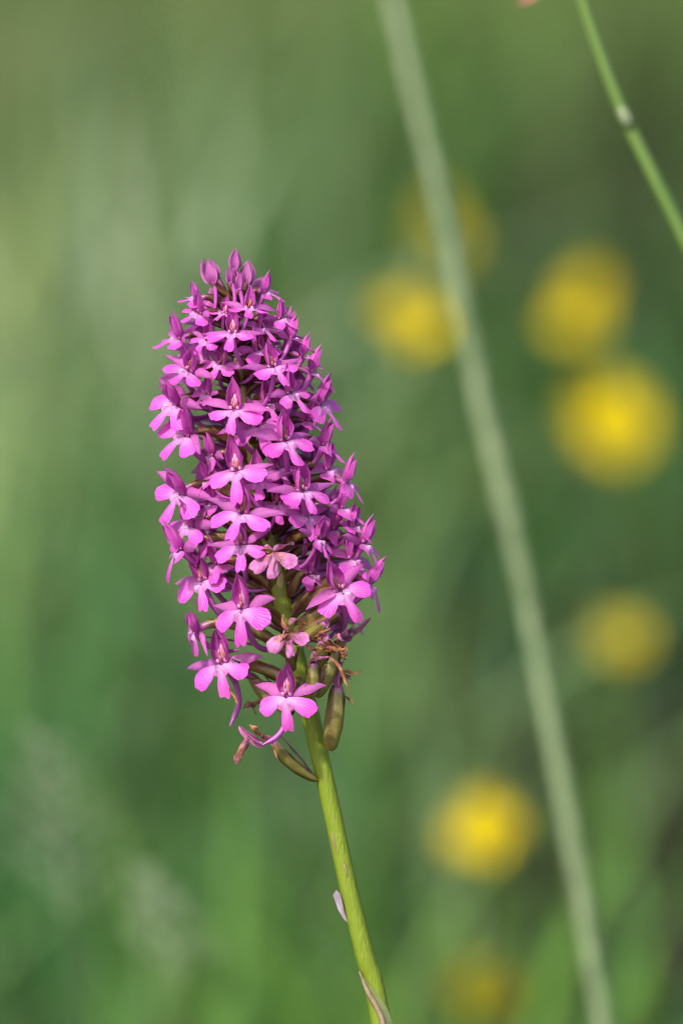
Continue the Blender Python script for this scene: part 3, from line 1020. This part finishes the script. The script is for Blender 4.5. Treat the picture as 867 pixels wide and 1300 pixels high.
# ---- withered flowers and swollen seed capsules low on the spike
def withered(x, y, depth, ins, cap_top, strips, pink=0.2, fat=1.5, maroon=0.2, seed=1, name='withered_flower', spread=3.0, label=None):
    """a spent flower: swollen capsule from ins to cap_top (px, py, depth) with curled dry petals at (x, y)"""
    rs = random.Random(seed)
    T = P(x, y, DIST - depth)
    root = empty(name, rel(T), orchid)
    if label:
        root['label'] = label
    inv = Matrix.Translation(T).inverted()
    if cap_top is not None:
        S = P(cap_top[0], cap_top[1], DIST - cap_top[2])
        I = P(ins[0], ins[1], DIST - ins[2])
        d = S - I
        out = (d - UPV * d.dot(UPV))
        path = bez([I, I + d * .3 + out * .25, I + d * .7 + out * .15, S], 16)
        f = np.linspace(0, 1, 16)
        mb = MB()
        mb.tube(path, np.interp(f, [0, .06, .3, .6, .88, 1], [.5, .8, 1.15, 1.2, .85, .6]) * fat * MM, 14, maroon, 6, .11, 1.2)
        mb.build('capsule', M['ovary'], root, inv)
        sd_ = d.cross(BCK).normalized()
        mb = MB()
        mb.petal([I, I + d * .3 + sd_ * 1.3 * fat * MM, I + d * .6 + sd_ * 1.5 * fat * MM, I + d * .95 + sd_ * 1.5 * MM], BCK, 1.0 * MM, .5, .9, .7, 0.1, 10, 5, .05, base_w=.7)
        mb.build('bract', M['bract'], root, inv)
        # neck from capsule to the dry flower
        mb = MB()
        mb.tube(bez([S, S + (T - S) * .3 + UPV * .3 * MM, S + (T - S) * .7, T], 7), np.linspace(.6, .4, 7) * MM, 7, pink)
        mb.build('dry_neck', M['withered'], root, inv)
    for q in range(strips):
        a = rs.uniform(0, 6.28)
        e = rs.uniform(-0.9, 0.9)
        D = (RGT * math.cos(a) + UPV * math.sin(a)) * math.cos(e) + BCK * math.sin(e)
        L = spread * rs.uniform(.6, 1.2) * MM
        j = lambda m_: Vector((rs.uniform(-m_, m_), rs.uniform(-m_, m_), rs.uniform(-m_, m_))) * MM
        mb = MB()
        mb.petal([j(.3), D * L * .4 + j(.7), D * L * .8 + j(1.1), D * L * .9 + j(1.6)], (rs.uniform(-1, 1), rs.uniform(-1, 1), rs.uniform(-1, 1)), rs.uniform(.35, .9) * MM, .45, .45,
                 rs.uniform(1.2, 2.6), min(1, max(0, pink + rs.uniform(-.3, .3))), 14, 7, .35, rs.uniform(-3, 3), seed=rs.random(), base_w=.4)
        mb.build('dry_petal', M['withered'], root)
    return root




def ribbon(root, pts, W, pink, seed, name='dry_petal', mat='withered', cup=1.6, twist=0.0, a=.45, b=.6, ripple=.25):
    """a dry or folded petal through four (px, py, depth) points"""
    q = [P(x_, y_, DIST - d_) - ORCHID_BASE - root.location for x_, y_, d_ in pts]
    mb = MB()
    mb.petal(q, RGT * .6 + BCK * .5 + UPV * .4, W * MM, a, b, cup, pink, 16, 7, ripple, twist, seed=seed, base_w=.45)
    return mb.build(name, M[mat], root)


def dry_lip(root, s_, a_, roll, seed, lo, hi, mat='withered', crumple=0.0):
    rs = random.Random(seed)
    mb = lip_mesh(rs, R(a_), s_, .8)
    c = mb.c[0]
    c[:, 2] = lo + (hi - lo) * np.clip(c[:, 1] * 1.3, 0, 1)
    v = mb.v[0]
    if crumple:
        v[:, 2] += crumple * MM * np.sin(v[:, 0] * 2600 + 1) * np.cos(v[:, 1] * 2300)
    rot = Matrix((RGT, UPV, BCK)).transposed() @ Matrix.Rotation(R(roll), 3, 'Z')
    v[:] = v @ np.array(rot).T
    mb.build('lip', M[mat], root)


w = withered(366, 803, .0145, (372, 850, .004), (368, 822, .010), 5, .15, .75, .6, 21, spread=2.4, label='brown and pink shrivelled flower on the stem front')
dry_lip(w, .86, 30, 4, 5, -.35, 1.1, crumple=.25)
ribbon(w, [(366, 800, .0148), (362, 790, .0150), (358, 786, .0145), (361, 780, .0140)], .7, 0, 3)
w = spent = withered(428, 824, .010, (392, 858, .003), (412, 812, .008), 5, .0, 1.15, .15, 22, spread=2.6)
ribbon(w, [(410, 826, .011), (422, 818, .012), (432, 830, .011), (440, 820, .010)], .5, 0, 4, twist=3)
ribbon(w, [(414, 834, .011), (434, 840, .012), (436, 856, .012), (446, 882, .011)], .5, -.6, 5, twist=2)
ribbon(w, [(405, 806, .011), (410, 800, .012), (416, 806, .012), (412, 816, .012)], .8, 1, 6)
ribbon(w, [(400, 838, .012), (408, 836, .0125), (416, 838, .012), (419, 834, .012)], .6, 1, 6)
w = withered(440, 856, .004, (418, 952, .003), (428, 870, .004), 3, .1, 1.38, .05, 23, spread=2.0, label='fat green capsule standing upright with a curled brown tip')
ribbon(w, [(428, 872, .005), (428, 862, .006), (432, 850, .006), (436, 840, .005)], 1.1, 1, 7)
ribbon(w, [(434, 854, .005), (444, 848, .006), (452, 860, .005), (457, 850, .004)], .5, -.1, 8, twist=3)
ribbon(w, [(438, 884, .003), (446, 892, .003), (450, 888, .003), (450, 896, .003)], .45, -.2, 9, twist=2)
withered(436, 830, .006, (400, 884, .006), (426, 822, .006), 3, .1, 1.15, .12, 24, spread=2.2)
withered(398, 838, .009, (396, 884, .009), (398, 842, .010), 2, .4, .95, .1, 32, spread=1.6)
w = withered(334, 936, .008, (402, 990, .001), (346, 940, .006), 1, .3, .85, .25, 25, spread=2.0, label='spent flower hanging out to the left on a slim capsule')
ribbon(w, [(336, 944, .008), (324, 942, .009), (312, 930, .009), (303, 921, .008)], 1.15, .9, 11, cup=1.9, ripple=.1)
ribbon(w, [(334, 942, .007), (322, 936, .006), (312, 926, .006), (305, 922, .007)], .9, .5, 12, cup=1.9, ripple=.1)
ribbon(w, [(314, 934, .009), (308, 944, .009), (306, 956, .009), (300, 970, .008)], 1.15, .45, 13, cup=1.8, twist=1.0, b=.3)
ribbon(w, [(344, 944, .007), (347, 952, .008), (350, 958, .008), (352, 964, .008)], .3, -.2, 14)
withered(326, 892, -.004, (372, 884, -.002), (338, 886, -.004), 3, .0, .55, .6, 27, spread=1.7)
w = withered(446, 800, -.002, (396, 846, .0), (436, 812, -.003), 2, .9, 1.05, .3, 28, spread=2.6)
ribbon(w, [(438, 812, -.001), (448, 812, 0), (460, 800, 0), (471, 784, -.001)], 1.25, .8, 15, cup=1.0, ripple=.08)
ribbon(w, [(440, 808, .0), (436, 798, .001), (432, 788, .001), (434, 778, .0)], 1.4, .9, 16, cup=1.0, ripple=.1)
w = withered(308, 858, -.002, (372, 905, .002), (318, 856, -.002), 1, .3, 1.0, .05, 29, spread=1.8)
ribbon(w, [(291, 874, .006), (294, 882, .006), (303, 884, .006), (302, 896, .006)], .4, -.3, 17, twist=2)
w = withered(347, 700, .0128, (342, 745, .006), (347, 722, .010), 2, .8, .7, .6, 30, spread=2.6)
dry_lip(w, .98, 22, 2, 8, -.1, 1.2, crumple=.12)
ribbon(w, [(347, 700, .013), (340, 694, .0135), (333, 695, .013), (328, 701, .0125)], .7, -.1, 18)
ribbon(w, [(348, 699, .013), (358, 696, .0135), (368, 690, .013), (374, 692, .0125)], .9, .9, 19, cup=.9)
for q, (i, c) in enumerate((((378, 790), (420, 764)), ((374, 800), (432, 778)), ((372, 815), (415, 790)))):
    withered(c[0] + 3, c[1] - 3, .004 + .002 * q, (*i, .003), (*c, .004 + .002 * q), 1, .6, .95, .45 - .1 * q, 40 + q, name='withered_flower', spread=1.8)
for q, pts in enumerate(([(396, 812, .011), (404, 800, .013), (412, 806, .013), (420, 796, .012)], [(402, 826, .012), (396, 818, .013), (390, 822, .013), (386, 814, .012)],
                         [(424, 808, .010), (432, 800, .011), (430, 812, .011), (438, 814, .010)], [(384, 800, .013), (380, 794, .014), (388, 788, .014), (392, 794, .013)])):
    ribbon(spent, pts, .55, (-.2, .2, .9, -.1)[q], 50 + q, twist=2.0)
# the half withered nodding flower at the left edge
floret(246, 801, 0.98, -38, tilt=-22, lip=20, fm=1.0, spread=.5, jit=0, name='flower', label='nodding half closed flower at the left edge', up=-2.0, dy=34)


# ---- a tiny fly on the lip of the lower left flower
def fly():
    T = P(299, 839, DIST - 0.0118)
    root = empty('fly', T, size=.002)
    tag(root, 'tiny dark fly resting on the lower left pink flower', 'fly')
    mb = MB()
    mb.blob((0, 0, 0), (.26 * MM, .24 * MM, .42 * MM), (1, 0, -.4), 0)
    mb.blob((-.5 * MM, 0, .22 * MM), (.2 * MM, .2 * MM, .2 * MM), (1, 0, 0), 0)
    mb.blob((.5 * MM, 0, -.22 * MM), (.22 * MM, .2 * MM, .4 * MM), (1, 0, -.4), 0)
    mb.build('body', M['fly_dark'], root)
    for sg in (-1, 1):
        mb = MB()
        mb.petal([(0, sg * .1 * MM, .2 * MM), (.3 * MM, sg * .3 * MM, .3 * MM), (.8 * MM, sg * .45 * MM, .1 * MM), (1.2 * MM, sg * .4 * MM, -.1 * MM)], (0, 1, 0), .25 * MM, .7, .3, .3, nu=8, nv=4)
        mb.build('wing', M['scale'], root)
    for q in range(6):
        sg = 1 if q % 2 else -1
        x0 = (q // 2 - 1) * .25 * MM
        mb = MB()
        mb.tube(bez([(x0, 0, 0), (x0, sg * .35 * MM, .1 * MM), (x0 * 1.5, sg * .5 * MM, -.2 * MM), (x0 * 2, sg * .6 * MM, -.5 * MM)], 5), .04 * MM, 5)
        mb.build('leg', M['fly_dark'], root)


fly()


# ------------------------------------------------------------------ tall grass stalks near the orchid
def to_ground(pts, lean=(0.0, 0.0)):
    a, b = pts[-2], pts[-1]
    d = (b - a).normalized()
    d = Vector((d.x * 0.8 + lean[0], d.y * 0.8 + lean[1], min(d.z, -0.4)))
    k = b.z / -d.z
    return [b + d * k * f for f in (0.25, 0.5, 0.75, 1.0)]


def pale_stalk():
    px = [(478, -130), (499, 0), (527, 125), (557, 250), (604, 480), (655, 700), (694, 900), (731, 1100), (764, 1300)]
    pts = [P(x, y, 1.45 - 0.07 * i / 8) for i, (x, y) in enumerate(px)]
    pts += to_ground(pts)
    base = pts[-1].copy()
    root = empty('grass_stalk', base, size=.02)
    tag(root, 'thick pale sage grass stalk crossing the picture right of the orchid, out of focus', 'grass stalk')
    path = smooth_path(pts, 70) - np.array(base)
    wid = np.interp(np.linspace(0, 1, 70), [0, .25, .6, 1], [1.55, 1.62, 1.75, 2.15]) * MM
    mb = MB()
    mb.tube(path, wid, 12, 0, 7, .05, .4)
    mb.build('stalk', M['stalk_pale'], root)
    # the leaf sheath that starts a quarter down and leaves the stalk as a narrow blade
    i0 = 17
    mb = MB()
    mb.tube(path[i0:i0 + 12] + np.array(BCK) * .0004, np.linspace(1.64, 1.9, 12) * MM * 1.08, 12, 0, 9, .04, 0)
    mb.build('leaf_sheath', M['stalk_pale'], root)
    mb = MB()
    mb.blob(path[30], (2.0 * MM, 2.0 * MM, 3.0 * MM), path[31] - path[30])
    mb.build('node', M['stalk_pale'], root)
    # flower head above the picture
    mb = MB()
    rs = random.Random(8)
    top = path[0]
    for q in range(60):
        f = q / 60
        a = q * 2.4
        c = top + np.array(UPV) * (0.07 * f) + np.array([math.cos(a), math.sin(a), 0]) * (.004 * (1 - f * .7))
        mb.blob(c, (.9 * MM, .7 * MM, 2.6 * MM), (math.cos(a) * .5, math.sin(a) * .5, 1), 0, 4, 5)
    mb.build('seed_head', M['panicle'], root)


def green_stalk():
    px = [(716, -60), (738, 0), (764, 75), (793, 150), (831, 228), (869, 306), (925, 430)]
    pts = [P(x, y, 1.262) for x, y in px]
    pts += to_ground(pts)
    base = pts[-1].copy()
    root = empty('grass_stalk', base, size=.02)
    tag(root, 'slim fresh green grass stalk slanting across the top right corner', 'grass stalk')
    path = smooth_path(pts, 60) - np.array(base)
    mb = MB()
    mb.tube(path, np.interp(np.linspace(0, 1, 60), [0, .3, 1], [.95, 1.15, 1.6]) * MM, 10, 0, 5, .05, .3)
    mb.build('stalk', M['stalk_green'], root)
    n0 = P(793, 149, 1.2605) - base
    mb = MB()
    mb.blob(n0, (1.16 * MM, 1.16 * MM, 2.2 * MM), P(800, 164, 1.26) - P(793, 150, 1.26))
    mb.build('node', M['node'], root)
    # drooping rosy spikelet from the head above the picture
    t0 = P(716, -60, 1.262) - base
    t1 = P(684, -9, 1.268) - base
    mb = MB()
    mb.tube(bez([t0, t0 + UPV * .006 - RGT * .002, t1 + UPV * .006, t1], 12), .25 * MM, 6)
    mb.build('pedicel', M['stalk_green'], root)
    sp = empty('spikelet', t1, root)
    dn = (P(657, 6, 1.27) - P(684, -9, 1.268))
    for q in range(4):
        mb = MB()
        o = Vector((0, (q - 1.5) * .5 * MM, (q % 2 - .5) * .5 * MM))
        mb.petal([o * .2, dn * .3 + o, dn * .7 + o, dn * (.9 + .06 * q)], UPV, .6 * MM, .6, .8, .8, nu=9, nv=5)
        mb.build('husk', M['spikelet'], sp)


pale_stalk()
green_stalk()


# ------------------------------------------------------------------ yellow meadow flowers, out of focus
def yellow_flower(x, y, d, size, tilt, az, label, petals=5, seed=1, stem_lean=(0.0, 0.0)):
    rs = random.Random(seed)
    c = P(x, y, d)
    base = Vector((c.x + stem_lean[0], c.y + stem_lean[1], 0))
    root = empty('buttercup', base, size=.02)
    tag(root, label, 'flower', 'yellow flowers in the blurred meadow')
    h = c - base
    mb = MB()
    mb.tube(bez([(0, 0, 0), (0, 0, h.z * .35), h - Vector((0, 0, h.z * .35)), h], 16), np.linspace(1.3, .8, 16) * MM, 8)
    mb.build('stem', M['stalk_green'], root)
    up = Vector((math.sin(tilt) * math.sin(az), -math.sin(tilt) * math.cos(az), math.cos(tilt)))
    e1 = up.cross(Vector((0.3, 1, .2))).normalized()
    e2 = up.cross(e1)
    r = size * .5
    for q in range(petals):
        a = q * 6.283 / petals + rs.uniform(-.2, .2)
        o = e1 * math.cos(a) + e2 * math.sin(a)
        s = up.cross(o)
        mb = MB()
        L = r * rs.uniform(.8, 1.15)
        mb.petal([h, h + o * L * .45 - up * L * .02, h + o * L * .85 + up * L * .18, h + o * L + up * L * rs.uniform(.2, .7)], s, r * rs.uniform(.48, .6), .75, .28, .45, nu=10, nv=7, ripple=.05, seed=rs.random())
        mb.build('petal', M['yellow'], root)
    for q in range(5):
        a = q * 6.283 / 5 + .6
        o = e1 * math.cos(a) + e2 * math.sin(a)
        mb = MB()
        mb.petal([h - up * .0006, h + o * r * .2 - up * .0012, h + o * r * .4 - up * .0002, h + o * r * .55 + up * .0006], up.cross(o), r * .16, .5, .7, .5, nu=6, nv=4)
        mb.build('sepal', M['sepal_green'], root)
    mb = MB()
    mb.blob(h + up * r * .1, (r * .2, r * .2, r * .14), up)
    for q in range(26):
        a = q * 2.4
        rr_ = r * .36 * math.sqrt((q + 1) / 26)
        o = e1 * math.cos(a) + e2 * math.sin(a)
        mb.tube(np.array([list(h + o * rr_ * .5), list(h + o * rr_ + up * r * .28)]), r * .03, 5)
        mb.blob(h + o * rr_ + up * r * .3, (r * .05, r * .05, r * .08), up, 0, 4, 5)
    mb.build('stamens', M['yellow_core'], root)
    # cut leaf on the stem
    for q in range(3):
        a = q * 2.1 + rs.uniform(0, 1)
        o = Vector((math.cos(a), math.sin(a), .25))
        b = h * .3
        mb = MB()
        mb.petal([b, b + o * .015, b + o * .035 + Vector((0, 0, .004)), b + o * .05], (-o.y, o.x, 0), .005, .6, .6, .5, nu=9, nv=5, ripple=.2, seed=rs.random())
        mb.build('leaf', M['leaf'], root)


yellow_flower(774, 545, 1.98, .0235, R(52), R(10), 'biggest and brightest blurred yellow flower, far right at mid height', seed=1)
yellow_flower(742, 390, 2.10, .0190, R(62), R(-45), 'blurred yellow flower at right just above the biggest one', seed=2)
yellow_flower(515, 412, 1.90, .0178, R(44), R(30), 'blurred yellow flower beside the orchid, left of the pale stalk', seed=3)
yellow_flower(545, 298, 2.22, .0190, R(70), R(60), 'faint yellow flower half hidden behind the pale stalk, above another', seed=4)
yellow_flower(790, 812, 1.93, .0140, R(58), R(0), 'dull yellow round flower at right below the biggest one', seed=5)
yellow_flower(621, 1060, 1.80, .0180, R(48), R(-30), 'bright yellow flower low in the picture, left of the pale stalk', seed=6)
yellow_flower(606, 1256, 1.78, .0165, R(66), R(15), 'dim yellow flower at the bottom edge', seed=7)


# ------------------------------------------------------------------ two feathery grass heads, lower left, out of focus
def feather_grass(x, y, d, L, W, ang, label, seed):
    rs = random.Random(seed)
    top = P(x, y, d)
    base = Vector((top.x + 0.02, top.y + 0.02, 0))
    root = empty('grass_plume', base, size=.02)
    tag(root, label, 'grass plume', 'feathery grass heads at lower left')
    h = top - base
    mb = MB()
    path = bez([(0, 0, 0), (0, 0, h.z * .5), h * .8, h], 14)
    mb.tube(path, np.linspace(.6, .3, 14) * MM, 7)
    mb.build('stalk', M['stalk_pale'], root)
    dirv = RGT * math.sin(ang) + UPV * math.cos(ang)
    mb = MB()
    mb.tube(bez([h, h + dirv * L * .3, h + dirv * L * .7, h + dirv * L], 8), np.linspace(.45, .2, 8) * MM, 6)
    for q in range(26):
        f = q / 26
        a = q * 2.4
        o = (RGT * math.cos(a) + FWD * math.sin(a)) * 1.0 + dirv * .8
        b = h + dirv * L * f
        l = W * (1 - f * .75) * rs.uniform(.7, 1.1)
        tip = b + o.normalized() * l
        mb.tube(bez([b, b + o * l * .3, b + o * l * .6 + UPV * .001, tip], 6), .14 * MM, 4)
        for z in range(4):
            p = b + (tip - b) * (.4 + .17 * z) + Vector((rs.uniform(-1, 1), rs.uniform(-1, 1), rs.uniform(-1, 1))) * .0022
            mb.blob(p, (.38 * MM, .34 * MM, 1.1 * MM), o, 0, 4, 5)
    mb.build('panicle', M['panicle'], root)


feather_grass(85, 1160, 1.47, .036, .020, R(-6), 'feathery pale grass head blurred at the lower left edge', 3)
feather_grass(225, 1245, 1.45, .022, .015, R(-14), 'feathery pale grass head blurred near the bottom, right of another', 4)
